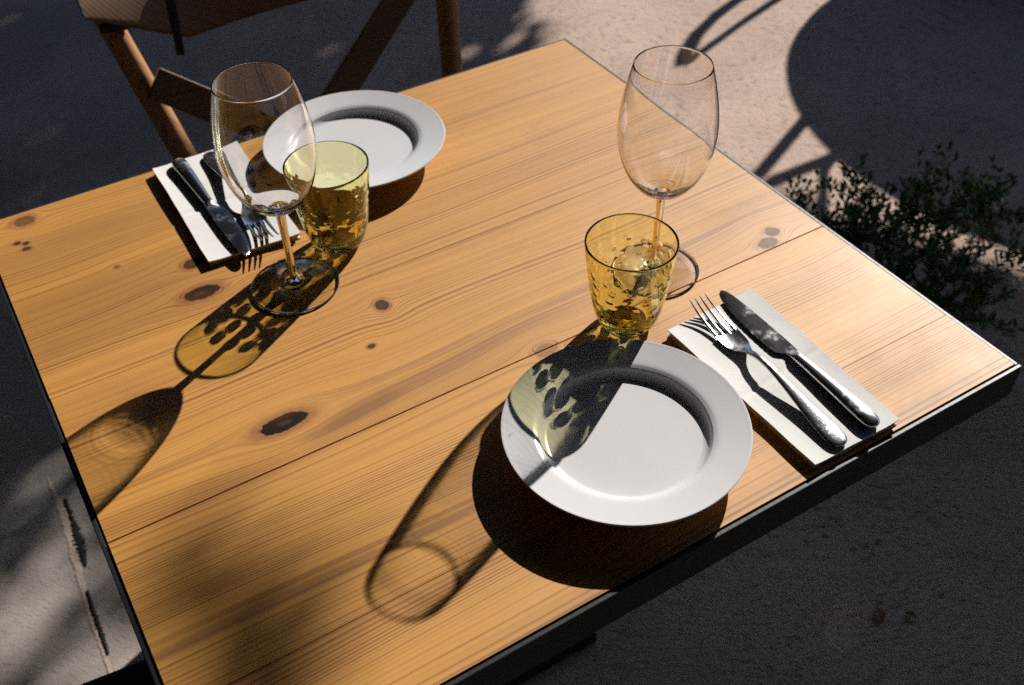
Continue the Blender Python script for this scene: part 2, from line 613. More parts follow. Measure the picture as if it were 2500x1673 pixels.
bars = [((-g - FT, -g - FT, -0.040), (W + g + FT, -g, -0.0012)),
        ((-g - FT, D + g, -0.040), (W + g + FT, D + g + FT, -0.0012)),
        ((-g - FT, -g + 0.0002, -0.0398), (-g, D + g - 0.0002, -0.0014)),
        ((W + g, -g + 0.0002, -0.0398), (W + g + FT, D + g - 0.0002, -0.0014))]
for lo, hi in bars:
    bm = bmesh.new()
    add_box(bm, lo, hi, 0.0008)
    b = mesh_obj("frame_bar", bm, M_iron, table)
    b.location = (-W / 2, -D / 2, -GROUND)
bm = bmesh.new()
add_box(bm, (-0.035, 0.065, 0.02), (0.035, 0.135, 0.712), 0.003)
mesh_obj("pedestal", bm, M_iron, table)
bm = bmesh.new()
add_box(bm, (-0.17, -0.06, 0.0), (0.17, 0.26, 0.0195), 0.004)
mesh_obj("base_plate", bm, M_iron, table)

# ================================================================== plates
def make_plate(loc, label):
    t = empty("dinner_plate", loc, 0, label, "plate", "white dinner plates")
    top = spline([(0.0, 0.0116), (0.03, 0.0116), (0.062, 0.0117), (0.0685, 0.0124), (0.0722, 0.0150), (0.0745, 0.0188), (0.0765, 0.0200)], 42)
    under = spline([(0.0, 0.0062), (0.03, 0.0060), (0.0545, 0.0035)], 8)
    foot = [(0.0560, 0.0008), (0.0575, 0.0), (0.0600, 0.0), (0.0615, 0.0010)]
    u2 = spline([(0.0618, 0.0022), (0.068, 0.0052), (0.0745, 0.0125), (0.0785, 0.0168)], 14)
    bm = bmesh.new()
    prof = [(p[0], p[1]) for p in under] + foot + [(p[0], p[1]) for p in u2]
    lathe(bm, prof, 120)
    lathe(bm, [(p[0], p[1]) for p in top], 120)
    mesh_obj("well", bm, M_china, t, True)
    rim_top = [(p[0], p[1]) for p in spline([(0.0765, 0.0200), (0.0800, 0.0212), (0.090, 0.0229), (0.100, 0.0246), (0.1035, 0.0252)], 20)]
    edge = [(0.1052, 0.0257), (0.1064, 0.0257), (0.1070, 0.0250), (0.1067, 0.0240), (0.1055, 0.0232)]
    rim_un = [(p[0], p[1]) for p in spline([(0.1035, 0.0226), (0.095, 0.0206), (0.085, 0.0182), (0.0785, 0.0168)], 14)]
    bm = bmesh.new()
    lathe(bm, rim_top + edge + rim_un, 144)
    mesh_obj("rim", bm, M_china, t, True)
    return t

plate = make_plate((0.4138, 0.1142, 0.0), "white china plate in the foreground with the yellow tumbler's shadow across it")
dup(plate, "white china plate at the far side of the table, partly behind a wine glass", (0.4118, 0.6543, 0.0), 0.4, "white dinner plates")

# ================================================================== glasses
def make_wine_glass(loc, label):
    t = empty("wine_glass", loc, 0, label, "wine glass", "clear stemmed wine glasses")
    n = 112
    outer = spline([(0.0052, 0.0915), (0.0080, 0.0945), (0.0150, 0.0985), (0.0255, 0.1075), (0.0360, 0.1225), (0.0435, 0.1440), (0.0463, 0.1665), (0.0447, 0.1900), (0.0400, 0.2150), (0.0352, 0.2335)], 64)
    inner = spline([(0.03445, 0.2335), (0.0393, 0.2150), (0.0440, 0.1900), (0.0456, 0.1665), (0.0428, 0.1442), (0.0352, 0.1233), (0.0243, 0.1092), (0.0120, 0.1035), (0.0, 0.1022)], 64)
    rim = [(0.03512, 0.2338), (0.03500, 0.23398), (0.03482, 0.23405), (0.03464, 0.23398), (0.03452, 0.2338)]
    bm = bmesh.new()
    lathe(bm, [(max(0, p[0]), p[1]) for p in outer] + rim + [(max(0.0, p[0]), p[1]) for p in inner], n)
    mesh_obj("bowl", bm, M_clear, t, True)
    st = spline([(0.0088, 0.0112), (0.0062, 0.0155), (0.0046, 0.0240), (0.0039, 0.0450), (0.0040, 0.0700), (0.0047, 0.0860), (0.0052, 0.0915)], 40)
    bm = bmesh.new()
    lathe(bm, [(p[0], p[1]) for p in st], n)
    mesh_obj("stem", bm, M_clear, t, True)
    ft = [(p[0], p[1]) for p in spline([(0.0, 0.0034), (0.012, 0.0031), (0.028, 0.0020), (0.040, 0.0007), (0.0430, 0.0004)], 18)] + \
         [(0.0445, 0.0008), (0.0453, 0.0016), (0.0453, 0.0024), (0.0445, 0.0032)] + \
         [(p[0], p[1]) for p in spline([(0.0425, 0.0036), (0.034, 0.0042), (0.022, 0.0062), (0.0135, 0.0086), (0.0088, 0.0112)], 26)]
    bm = bmesh.new()
    lathe(bm, ft, n)
    mesh_obj("foot", bm, M_clear, t, True)
    return t

wine = make_wine_glass((0.2556, 0.4696, 0.0), "clear wine glass in front of the far plate and napkin")
dup(wine, "clear wine glass standing behind the yellow tumbler near the right edge of the table", (0.5793, 0.2900, 0.0), 0.3, "clear stemmed wine glasses")


def make_tumbler(loc, rotz, label):
    H = 0.1008
    outer = spline([(0.0205, 0.0012), (0.0232, 0.0020), (0.0268, 0.0062), (0.0302, 0.0135), (0.0337, 0.0260), (0.0366, 0.0420), (0.0393, 0.0610), (0.0417, 0.0830), (0.0432, 0.0995)], 72)
    inner = spline([(0.0412, 0.0995), (0.0396, 0.0830), (0.0370, 0.0610), (0.0341, 0.0420), (0.0309, 0.0270), (0.0268, 0.0165), (0.0180, 0.0122), (0.0, 0.0110)], 150)
    rim = [(0.0431, 0.1003), (0.04245, 0.1008), (0.0416, 0.1003)]
    base = [(0.0, 0.0018), (0.012, 0.0016), (0.0175, 0.0008), (0.0190, 0.0003), (0.0200, 0.0005)]
    prof = base + [(p[0], p[1]) for p in outer] + rim + [(max(0.0, p[0]), p[1]) for p in inner]
    n_out = len(base) + len(outer)
    rows = [0.0235, 0.0340, 0.0445, 0.0550, 0.0655, 0.0755]
    def bumps(i, a, r, z):
        if i < n_out + 3 or r < 0.02:
            return 0.0
        d = 0.0
        for k, zr in enumerate(rows):
            cnt = (9, 11, 12, 13, 14, 15)[k]
            off = 0.5 * (k % 2) + 0.13 * math.sin(k * 2.7)
            ph = (a / (2 * math.pi) * cnt + off)
            da = (ph - round(ph)) / cnt * 2 * math.pi * r
            q = (da / 0.0047) ** 2 + ((z - zr) / 0.0041) ** 2
            if q < 1:
                d += (1 - q) ** 1.3
        return 0.00055 * d
    t = bmesh.new()
    lathe(t, prof, 288, disp=bumps)
    o = mesh_obj("tumbler", t, M_yellow, None, True, loc)
    o.rotation_euler = (0, 0, rotz)
    prop(o, label, "tumbler", "yellow dimpled tumblers")
    return o

tum = make_tumbler((0.5072, 0.2404, 0.0), 0.0, "yellow dimpled glass tumbler standing behind the near plate")
t2 = tum.copy()
COL.objects.link(t2)
t2.location = (0.3234, 0.5106, 0.0)
t2.rotation_euler = (0, 0, 1.1)
t2["label"] = "yellow dimpled glass tumbler in front of the far plate"

# ================================================================== napkins
def make_napkin(corners, label, seed, h=0.0066):
    """a paper napkin folded into a strip: four plies, a round fold along one side"""
    rnd = random.Random(seed)
    c = [Vector((x_, y_, 0)) for x_, y_ in corners]       # far-left, far-right, near-right, near-left
    ctr = sum(c, Vector()) / 4
    t = empty("paper_napkin", (ctr.x, ctr.y, 0.0), 0, label, "napkin", "folded white paper napkins")
    NU, NV = 16, 72
    layers = 4
    th = h / layers
    for L in range(layers):
        bm = bmesh.new()
        ins = 0.0 if L == layers - 1 else rnd.uniform(0.0008, 0.0042)
        grid = {}
        for s in (0, 1):
            for i in range(NU + 1):
                for j in range(NV + 1):
                    u, v = i / NU, j / NV
                    uu, vv = 0.5 + (u - 0.5) * (1 - ins * 12), 0.5 + (v - 0.5) * (1 - ins * 6)
                    p = c[3].lerp(c[2], uu).lerp(c[0].lerp(c[1], uu), vv) - ctr
                    p.x += 0.0011 * noise.noise((v * 5.0, L * 3.1 + seed, 1.0 if u < .5 else 9.0)) * abs(2 * u - 1)
                    p.y += 0.0011 * noise.noise((u * 4.0, L * 2.3 + seed, 5.0 if v < .5 else 7.0)) * abs(2 * v - 1)
                    z = L * th + 0.0003 + (th - 0.0005) * s
                    z += (L + 1) / layers * (0.0012 * (abs(2 * u - 1) ** 4) * (1 if L >= 2 else .3) - 0.0007 * math.exp(-((v - 0.47 - 0.04 * u) / 0.012) ** 2) * (1 if L == layers - 1 else 0))
                    z += 0.0013 * (noise.noise((u * 2.2 + seed, v * 3.3, seed * 2 + L * .2))) * (L + 1) / layers
                    e = min(u, 1 - u, v, 1 - v)
                    z = max(z, 0.0003 + 0.0002 * s)
                    grid[s, i, j] = bm.verts.new((p.x, p.y, z))
        for i in range(NU):
            for j in range(NV):
                bm.faces.new((grid[1, i, j], grid[1, i + 1, j], grid[1, i + 1, j + 1], grid[1, i, j + 1]))
                bm.faces.new((grid[0, i, j], grid[0, i, j + 1], grid[0, i + 1, j + 1], grid[0, i + 1, j]))
        for i in range(NU):
            bm.faces.new((grid[0, i, 0], grid[0, i + 1, 0], grid[1, i + 1, 0], grid[1, i, 0]))
            bm.faces.new((grid[0, i + 1, NV], grid[0, i, NV], grid[1, i, NV], grid[1, i + 1, NV]))
        for j in range(NV):
            bm.faces.new((grid[0, 0, j + 1], grid[0, 0, j], grid[1, 0, j], grid[1, 0, j + 1]))
            bm.faces.new((grid[0, NU, j], grid[0, NU, j + 1], grid[1, NU, j + 1], grid[1, NU, j]))
        mesh_obj("ply", bm, M_paper, t, True)
    for o in t.children:
        for e in o.data.polygons:
            pass
    return t

make_napkin([(0.5291, 0.2041), (0.6363, 0.2082), (0.6293, 0.0032), (0.5313, 0.0045)], "folded white paper napkin by the near plate at the table's right", 3.0)
make_napkin([(0.1945, 0.7499), (0.2968, 0.7531), (0.2922, 0.5392), (0.1911, 0.5473)], "folded white paper napkin at the far edge, left of the wine glass", 8.0)
NAP = 0.0068

# ================================================================== cutlery
def loft(bm, st, n=14):
    """st: (t, xc, halfwidth, z_mid, half-thickness, power) along +y"""
    rings = []
    for (t, xc, hw, zc, ht) in st:
        ring = []
        for k in range(n):
            a = 2 * math.pi * k / n
            ca, sa = math.cos(a), math.sin(a)
            ring.append(bm.verts.new((xc + hw * math.copysign(abs(ca) ** 0.8, ca), t, zc + ht * math.copysign(abs(sa) ** 0.9, sa))))
        rings.append(ring)
    for a, b in zip(rings, rings[1:]):
        for k in range(n):
            bm.faces.new((a[k], a[(k + 1) % n], b[(k + 1) % n], b[k]))
    bm.faces.new(list(reversed(rings[0])))
    bm.faces.new(rings[-1])


def interp(keys, n):
    return [tuple(p) for p in _cr(keys, n)]


def _cr(keys, n):
    P = [list(k) for k in keys]
    P = [[2 * a - b for a, b in zip(P[0], P[1])]] + P + [[2 * a - b for a, b in zip(P[-1], P[-2])]]
    m = len(P) - 3
    out = []
    for i in range(n + 1):
        u = i / n * m
        k = min(int(u), m - 1)
        t = u - k
        out.append([0.5 * ((2 * p1) + (p2 - p0) * t + (2 * p0 - 5 * p1 + 4 * p2 - p3) * t * t + (3 * p1 - p0 - 3 * p2 + p3) * t ** 3)
                    for p0, p1, p2, p3 in zip(*P[k:k + 4])])
    return out


def make_fork(loc, rotz, label):
    """handle end at the origin, tines along +y"""
    t = empty("table_fork", loc, rotz, label, "fork", "stainless steel forks")
    bm = bmesh.new()
    loft(bm, interp([(0.000, 0, 0.0016, 0.0034, 0.0007), (0.0012, 0, 0.0050, 0.0034, 0.0013), (0.0045, 0, 0.0080, 0.0035, 0.0018), (0.011, 0, 0.0096, 0.0036, 0.0021),
                     (0.024, 0, 0.0094, 0.0042, 0.0022), (0.045, 0, 0.0075, 0.0060, 0.0021), (0.070, 0, 0.0052, 0.0088, 0.0020), (0.090, 0, 0.0038, 0.0108, 0.0020),
                     (0.106, 0, 0.0031, 0.0114, 0.0021), (0.119, 0, 0.0030, 0.0100, 0.0021), (0.129, 0, 0.0036, 0.0068, 0.0019)], 64), 18)
    mesh_obj("handle", bm, M_spot, t, True)
    # head: a dished shoulder that spreads from the neck to the tine roots
    bm = bmesh.new()
    keys = _cr([(0.1285, 0.0035, 0.0070), (0.1340, 0.0062, 0.0046), (0.1400, 0.0098, 0.0026), (0.1470, 0.0117, 0.0016), (0.1560, 0.0124, 0.0015), (0.1625, 0.0126, 0.0018)], 22)
    nx = 12
    T, B = [], []
    for (yy, hw, zc) in keys:
        rt, rb = [], []
        for k in range(nx + 1):
            q = k / nx * 2 - 1
            dish = 0.0016 * (q * q) * min(1, (yy - 0.128) / 0.02)
            rt.append(bm.verts.new((q * hw, yy, zc + 0.0009 + dish)))
            rb.append(bm.verts.new((q * hw * 0.985, yy, zc - 0.0009 + dish)))
        T.append(rt); B.append(rb)
    for i in range(len(T) - 1):
        for k in range(nx):
            bm.faces.new((T[i][k], T[i][k + 1], T[i + 1][k + 1], T[i + 1][k]))
            bm.faces.new((B[i][k], B[i + 1][k], B[i + 1][k + 1], B[i][k + 1]))
        bm.faces.new((T[i][0], T[i + 1][0], B[i + 1][0], B[i][0]))
        bm.faces.new((T[i][nx], B[i][nx], B[i + 1][nx], T[i + 1][nx]))
    for k in range(nx):
        bm.faces.new((T[0][k], B[0][k], B[0][k + 1], T[0][k + 1]))
        bm.faces.new((T[-1][k], T[-1][k + 1], B[-1][k + 1], B[-1][k]))
    mesh_obj("head", bm, M_steel, t, True)
    for xc in (-0.0104, -0.00347, 0.00347, 0.0104):
        bm = bmesh.new()
        lift = 0.0016 * (xc / 0.0126) ** 2
        loft(bm, interp([(0.1600, xc, 0.0021, 0.0018 + lift, 0.0009), (0.1680, xc * 0.985, 0.0019, 0.0024 + lift, 0.0010), (0.1800, xc * 0.955, 0.0017, 0.0042 + lift * .8, 0.0010),
                         (0.1930, xc * 0.915, 0.0014, 0.0072 + lift * .6, 0.0009), (0.2040, xc * 0.88, 0.0010, 0.0108 + lift * .4, 0.0007), (0.2105, xc * 0.86, 0.0004, 0.0132 + lift * .3, 0.0004)], 26), 10)
        mesh_obj("tine", bm, M_steel, t, True)
    return t


def make_knife(loc, rotz, label):
    """handle end at the origin, blade along +y, cutting edge on the -x side"""
    t = empty("table_knife", loc, rotz, label, "knife", "stainless steel table knives")
    bm = bmesh.new()
    loft(bm, interp([(0.000, 0, 0.0020, 0.0052, 0.0012), (0.0015, 0, 0.0052, 0.0052, 0.0030), (0.006, 0, 0.0080, 0.0052, 0.0044), (0.014, 0, 0.0089, 0.0053, 0.0051),
                     (0.035, 0, 0.0083, 0.0053, 0.0050), (0.062, 0, 0.0071, 0.0052, 0.0046), (0.088, 0, 0.0060, 0.0050, 0.0041), (0.1005, 0, 0.0055, 0.0049, 0.0037)], 44), 20)
    mesh_obj("handle", bm, M_steel, t, True)
    bm = bmesh.new()
    loft(bm, interp([(0.1005, 0, 0.0048, 0.0049, 0.0029), (0.1020, 0, 0.0050, 0.0048, 0.0028), (0.1050, 0.0003, 0.0052, 0.0045, 0.0023), (0.1085, 0.0008, 0.0054, 0.0042, 0.0013)], 12), 18)
    mesh_obj("bolster", bm, M_steel, t, True)
    # blade outline: spine on +x, belly on -x
    spine = [(0.1075, 0.0062), (0.125, 0.0069), (0.150, 0.0070), (0.175, 0.0066), (0.195, 0.0058), (0.206, 0.0046), (0.2115, 0.0026), (0.2135, -0.0002)]
    belly = [(0.1075, -0.0044), (0.1120, -0.0056), (0.1150, -0.0092), (0.1190, -0.0118), (0.1280, -0.0129), (0.150, -0.0131), (0.175, -0.0118), (0.192, -0.0096), (0.204, -0.0066), (0.2105, -0.0036), (0.2135, -0.0004)]
    S = spline([(a, b) for a, b in spine], 60)
    Bl = spline([(a, b) for a, b in belly], 60)
    bm = bmesh.new()
    up, lo_ = [], []
    nx = 6
    for i in range(61):
        y_ = S[i][0] * 0.5 + Bl[i][0] * 0.5
        s_, b_ = S[i], Bl[i]
        rt, rb = [], []
        for k in range(nx + 1):
            q = k / nx
            px, py = s_[1] + (b_[1] - s_[1]) * q, s_[0] + (b_[0] - s_[0]) * q
            if k == nx and i > 22:
                px += 0.00028 * (1 if i % 2 else -1)
            th = 0.0012 * (1 - q) ** 0.7 + 0.00016
            zc = 0.0040 - 0.0012 * min(1, i / 60) - 0.0004 * q
            rt.append(bm.verts.new((px, py, zc + th)))
            rb.append(bm.verts.new((px, py, zc - th)))
        up.append(rt); lo_.append(rb)
    for i in range(60):
        for k in range(nx):
            bm.faces.new((up[i][k], up[i][k + 1], up[i + 1][k + 1], up[i + 1][k]))
            bm.faces.new((lo_[i][k], lo_[i + 1][k], lo_[i + 1][k + 1], lo_[i][k + 1]))
        bm.faces.new((up[i][0], up[i + 1][0], lo_[i + 1][0], lo_[i][0]))
        bm.faces.new((up[i][nx], lo_[i][nx], lo_[i + 1][nx], up[i + 1][nx]))
    for k in range(nx):
        bm.faces.new((up[0][k], lo_[0][k], lo_[0][k + 1], up[0][k + 1]))
    o = mesh_obj("blade", bm, M_blade, t, True)
    return t


fork = make_fork((0.5650, 0.0065, NAP - 0.0008), math.atan2(-(0.5738 - 0.5650), 0.209), "steel fork on the near napkin, beside the plate")
dup(fork, "steel fork on the far napkin, seen through the wine glass", (0.2610, 0.7440, NAP - 0.0008), math.pi - 0.015, "stainless steel forks")
knife = make_knife((0.6032, 0.0062, NAP - 0.0008), math.atan2(-(0.6065 - 0.6032), 0.213), "steel serrated table knife on the near napkin")
dup(knife, "steel table knife in shade on the far napkin", (0.2235, 0.7460, NAP - 0.0008), math.pi + 0.025, "stainless steel table knives")

# ================================================================== far chair
def make_chair(loc, rotz, label):
    """X-backed wooden chair; local origin on the ground under the seat's middle; back at +y"""
    t = empty("wooden_chair", loc, rotz, label, "chair")
    ox, oy, oz = 0.4905, 0.80, GROUND                       # local frame of the numbers below
    def L(p): return (p[0] - ox, p[1] - oy, p[2] - oz)
    def post(s):
        # s=-1 left, +1 right : splayed, leaning back above the seat, straight leg below
        top = (0.4905 + s * 0.268, 1.078, 0.140)
        seat = (0.4905 + s * 0.180, 0.892, -0.305)
        footp = (0.4905 + s * 0.172, 0.800, GROUND)
        bm = bmesh.new()
        add_tube(bm, [L(seat), L(top)], 0.0165, 24)
        add_beam(bm, L(footp), L((seat[0], seat[1], seat[2] + 0.01)), 0.030, 0.024, (0, 1, 0), 0.003)
        mesh_obj("upright", bm, M_chair_lit, t, True)
        bm = bmesh.new()
        add_beam(bm, L((0.4905 + s * 0.172, 0.60, GROUND)), L((0.4905 + s * 0.172, 0.60, -0.315)), 0.030, 0.030, (0, 1, 0), 0.003)
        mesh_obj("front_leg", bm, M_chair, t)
    post(-1); post(1)
    # curved top slat
    bm = bmesh.new()
    n = 28
    rows = []
    for i in range(n + 1):
        q = i / n * 2 - 1
        x = 0.4905 + q * 0.290
        yb = 1.062 - 0.078 * abs(q) ** 2.7
        zt = 0.155 - 0.012 * q * q
        zb = 0.031 + 0.075 * max(0.0, (abs(q) - 0.56) / 0.44) ** 1.1
        r = []
        m = 20
        ring = []
        for k in range(m):
            a_ = 2 * math.pi * k / m
            ca, sa = math.cos(a_), math.sin(a_)
            zz = (zb + zt) / 2 + (zt - zb) / 2 * math.copysign(abs(sa) ** 0.35, sa)
            yy = yb - 0.027 + 0.42 * (zz - 0.09) + 0.011 * math.copysign(abs(ca) ** 0.6, ca)
            ring.append(bm.verts.new(L((x, yy, zz))))
        rows.append(ring)
    for a, b in zip(rows, rows[1:]):
        for k in range(m):
            bm.faces.new((a[k], a[(k + 1) % m], b[(k + 1) % m], b[k]))
    bm.faces.new(list(reversed(rows[0]))); bm.faces.new(rows[-1])
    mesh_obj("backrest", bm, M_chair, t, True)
    # X brace between the posts
    def yback(z_): return 1.05 + 0.42 * (z_ - 0.076)
    bm = bmesh.new()
    a, b = (0.264, yback(-0.014) - 0.025, -0.014), (0.648, yback(-0.300) - 0.024, -0.300)
    add_beam(bm, L(a), L(b), 0.044, 0.014, (0, 1, -0.42), 0.002)
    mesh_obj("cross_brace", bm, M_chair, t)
    bm = bmesh.new()
    a, b = (0.700, yback(0.020) + 0.016, 0.020), (0.335, yback(-0.255) + 0.016, -0.255)
    add_beam(bm, L(a), L(b), 0.044, 0.014, (0, 1, -0.42), 0.002)
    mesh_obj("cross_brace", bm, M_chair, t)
    for k in range(7):
        bm = bmesh.new()
        y_ = 0.595 + k * 0.044
        add_box(bm, L((0.295, y_, -0.315)), L((0.686, y_ + 0.038, -0.297)), 0.003)
        mesh_obj("seat_slat", bm, M_chair, t)
    for s in (-1, 1):
        bm = bmesh.new()
        add_box(bm, L((0.4905 + s * 0.172 - 0.012, 0.60, -0.345)), L((0.4905 + s * 0.172 + 0.012, 0.90, -0.3155)), 0.002)
        mesh_obj("seat_rail", bm, M_chair, t)
    # narrow black strip and bolt seen on the front of the back
    bm = bmesh.new()
    add_beam(bm, L((0.306, 0.974, 0.020)), L((0.322, 1.012, 0.110)), 0.011, 0.006, (0, 1, -0.42), 0.001)
    mesh_obj("black_strip", bm, M_black, t)
    bm = bmesh.new()
    add_tube(bm, [L((0.224, 1.030, 0.062)), L((0.262, 1.024, 0.060))], 0.0105, 14)
    mesh_obj("bolt", bm, M_black, t)
    return t

chair = make_chair((0.4905, 0.80, GROUND), 0.0, "dark wooden chair with crossed back braces at the far side of the table")

# dark cushioned stool, whose top corner shows at the lower left
st = empty("stool", (-0.155, 0.180, GROUND), -0.11, "low stool with a charcoal cushion at the bottom left corner, beside the table", "stool")
bm = bmesh.new()
add_box(bm, (-0.20, -0.20, 0.36), (0.20, 0.20, 0.43), 0.03)
for v in bm.verts:
    v.co.z += 0.006 * noise.noise(v.co * 9)
mesh_obj("cushion", bm, M_cushion, st, True)
bm = bmesh.new()
add_box(bm, (-0.19, -0.19, 0.325), (0.19, 0.19, 0.358), 0.004)
mesh_obj("seat", bm, M_chair, st)
for sx in (-1, 1):
    for sy in (-1, 1):
        bm = bmesh.new()
        add_beam(bm, (sx * 0.17, sy * 0.17, 0.0), (sx * 0.16, sy * 0.16, 0.325), 0.03, 0.03, (0, 1, 0), 0.003)
        mesh_obj("leg", bm, M_chair, st)

# ================================================================== shrubs
def add_leaf(bm, p, d, up, L, Wd):
    d = d.normalized()
    s = d.cross(up)
    if s.length < 1e-3:
        s = d.cross(Vector((1, 0, 0)))
    s.normalize()
    n = s.cross(d)
    a = bm.verts.new(p)
    m1 = bm.verts.new(p + d * L * 0.5 + s * Wd * 0.5 + n * Wd * 0.18)
    m2 = bm.verts.new(p + d * L * 0.5 - s * Wd * 0.5 + n * Wd * 0.18)
    c = bm.verts.new(p + d * L * 0.52)
    e = bm.verts.new(p + d * L - n * L * 0.08)
    bm.faces.new((a, m1, c)); bm.faces.new((a, c, m2)); bm.faces.new((c, m1, e)); bm.faces.new((c, e, m2))


def make_shrub(loc, h, spread, nst, seed, label, leafL=0.026):
    rnd = random.Random(seed)
    t = empty("shrub", loc, 0, label, "shrub", "leafy shrubs beside the table")
    lf = bmesh.new()
    for s in range(nst):
        a = rnd.uniform(0, 2 * math.pi)
        r = spread * math.sqrt(rnd.random())
        hh = h * rnd.uniform(0.55, 1.0)
        base = Vector((rnd.uniform(-.25, .25) * spread, rnd.uniform(-.25, .25) * spread, 0))
        tip = Vector((r * math.cos(a), r * math.sin(a), hh))
        mid = base.lerp(tip, 0.5) + Vector((rnd.uniform(-.05, .05), rnd.uniform(-.05, .05), hh * 0.12))
        pts = spline([base, mid, tip], 12)
        bm = bmesh.new()
        add_tube(bm, pts, [0.0028 - 0.0018 * i / 12 for i in range(13)], 6)
        mesh_obj("stem", bm, M_stem, t, True)
        def twig(p, d, L_, n):
            for k in range(n):
                q = p + d * (L_ * (k + 0.4) / n)
                az = rnd.uniform(0, 6.28)
                out = Vector((math.cos(az), math.sin(az), rnd.uniform(0.1, 0.7)))
                for sgn in (1, -1):
                    o2 = Vector((out.x * sgn, out.y * sgn, out.z)) + d * 0.8
                    add_leaf(lf, q, o2, Vector((rnd.uniform(-.4, .4), rnd.uniform(-.4, .4), 1)), leafL * rnd.uniform(0.6, 1.15), leafL * rnd.uniform(0.30, 0.44))
            for k in range(3):
                az = rnd.uniform(0, 6.28)
                add_leaf(lf, p + d * L_, d + Vector((math.cos(az), math.sin(az), 0.3)) * 0.6, Vector((0, 0, 1)), leafL * rnd.uniform(0.7, 1.1), leafL * 0.36)
        for k in range(3, 13):
            p = pts[k]
            d = (pts[k] - pts[k - 1]).normalized()
            for _ in range(1 if k % 2 else 2):
                az = rnd.uniform(0, 6.28)
                dd = (d + Vector((math.cos(az), math.sin(az), rnd.uniform(-.1, .6))) * 0.9).normalized()
                twig(p, dd, rnd.uniform(0.03, 0.075), rnd.randint(2, 4))
        twig(pts[-1], (pts[-1] - pts[-2]).normalized(), 0.05, 4)
    mesh_obj("foliage", lf, M_shrub, t, False, recalc=False)
    return t

make_shrub((1.52, 0.86, GROUND), 0.09, 0.10, 7, 11, "small leafed low shrub against the table's right edge, its twigs dark on the sunlit floor", 0.021)
make_shrub((1.57, 0.72, GROUND), 0.19, 0.13, 9, 12, "denser green shrub in the shade at the right of the table", 0.022)
make_shrub((1.47, 0.53, GROUND), 0.22, 0.14, 9, 13, "shrub in deep shade below the right corner of the table", 0.023)
make_shrub((1.80, 0.66, GROUND), 0.10, 0.09, 5, 14, "sparse low shrub standing apart at the right edge of the picture", 0.021)


# fallen leaves
rnd = random.Random(5)
spots = [(1.83, 0.76), (1.87, 0.72), (1.79, 0.79), (1.90, 0.77), (1.76, 0.70), (1.85, 0.67), (1.72, 0.86), (1.95, 0.72), (1.68, 0.92)]
for k, (x_, y_) in enumerate(spots):
    bm = bmesh.new()
    add_leaf(bm, Vector((0, 0, 0.004)), Vector((1, 0, 0.05)), Vector((0, 0.2, 1)), 0.045, 0.022)
    o = mesh_obj("fallen_leaf", bm, M_dry, None, False, (x_, y_, GROUND + 0.001))
    o.rotation_euler = (rnd.uniform(-.3, .3), rnd.uniform(-.3, .3), rnd.uniform(0, 6.28))
    prop(o, "dry brown leaf lying on the floor among the shrubs", "leaf", "dry leaves on the floor under the shrubs")
for k, (x_, y_, lb) in enumerate(((0.9374, 0.1082, "larger of two rust red leaves on the dark floor at the lower right"), (0.9917, 0.085, "smaller of two rust red leaves on the dark floor at the lower right"))):
    bm = bmesh.new()
    add_leaf(bm, Vector((0, 0, 0.004)), Vector((1, 0, 0.1)), Vector((0, 0.2, 1)), 0.035 - 0.012 * k, 0.018 - 0.004 * k)
    o = mesh_obj("fallen_leaf", bm, M_dry, None, False, (x_, y_, GROUND + 0.001))
    o.rotation_euler = (0.3, 0.1, 1.0 + k)
    prop(o, lb, "leaf")

# ================================================================== things just out of the picture that throw its shadows
def S2(px, py, h):
    """the point at height h above the floor whose shadow falls on floor point (px,py)"""
    return Vector((px + 1.6623 * h, py + 0.8684 * h, GROUND + h))

HT = 0.74
cc = S2(2.551, 0.949, HT)
rt = empty("round_table", (cc.x, cc.y, GROUND), 0, "round pedestal table beyond the right side of the picture", "table")
bm = bmesh.new()
bmesh.ops.create_cone(bm, cap_ends=True, segments=96, radius1=0.779, radius2=0.779, depth=0.025)
mesh_obj("tabletop", bm, M_chair, rt, loc=(0, 0, HT - 0.0125))
bm = bmesh.new()
add_tube(bm, [(0, 0, 0.03), (0, 0, HT - 0.026)], 0.04, 20)
mesh_obj("pedestal", bm, M_iron, rt, True)
bm = bmesh.new()
bmesh.ops.create_cone(bm, cap_ends=True, segments=48, radius1=0.25, radius2=0.22, depth=0.029)
mesh_obj("base", bm, M_iron, rt, loc=(0, 0, 0.0145))

# a chair by the round table: its back throws the thin crossing shadows
nc = empty("garden_chair", (3.10, 1.62, GROUND), 0, "garden chair drawn up to the round table", "chair")
def nb(name, pts, r, mat=M_iron):
    bm = bmesh.new()
    add_tube(bm, [Vector(p) - Vector((3.10, 1.62, GROUND)) for p in pts], r, 10)
    return mesh_obj(name, bm, mat, nc, True)
nb("back_post", [(3.075, 1.90, GROUND), S2(1.845, 1.255, 0.74), S2(1.575, 1.128, 0.88)], 0.017)
nb("back_brace", [S2(1.80, 1.09, 0.72), S2(1.585, 1.095, 0.88)], 0.015)
nb("back_post", [(2.98, 1.66, GROUND), S2(1.727, 1.065, 0.74), S2(1.56, 0.89, 0.90)], 0.014)
bm = bmesh.new()
add_box(bm, (-0.05, -0.05, 0.43), (0.37, 0.32, 0.455), 0.006)
mesh_obj("seat", bm, M_chair, nc)
for q in ((0.34, -0.02), (0.34, 0.29)):
    bm = bmesh.new()
    add_tube(bm, [(q[0], q[1], 0), (q[0], q[1], 0.43)], 0.013, 10)
    mesh_obj("leg", bm, M_iron, nc, True)

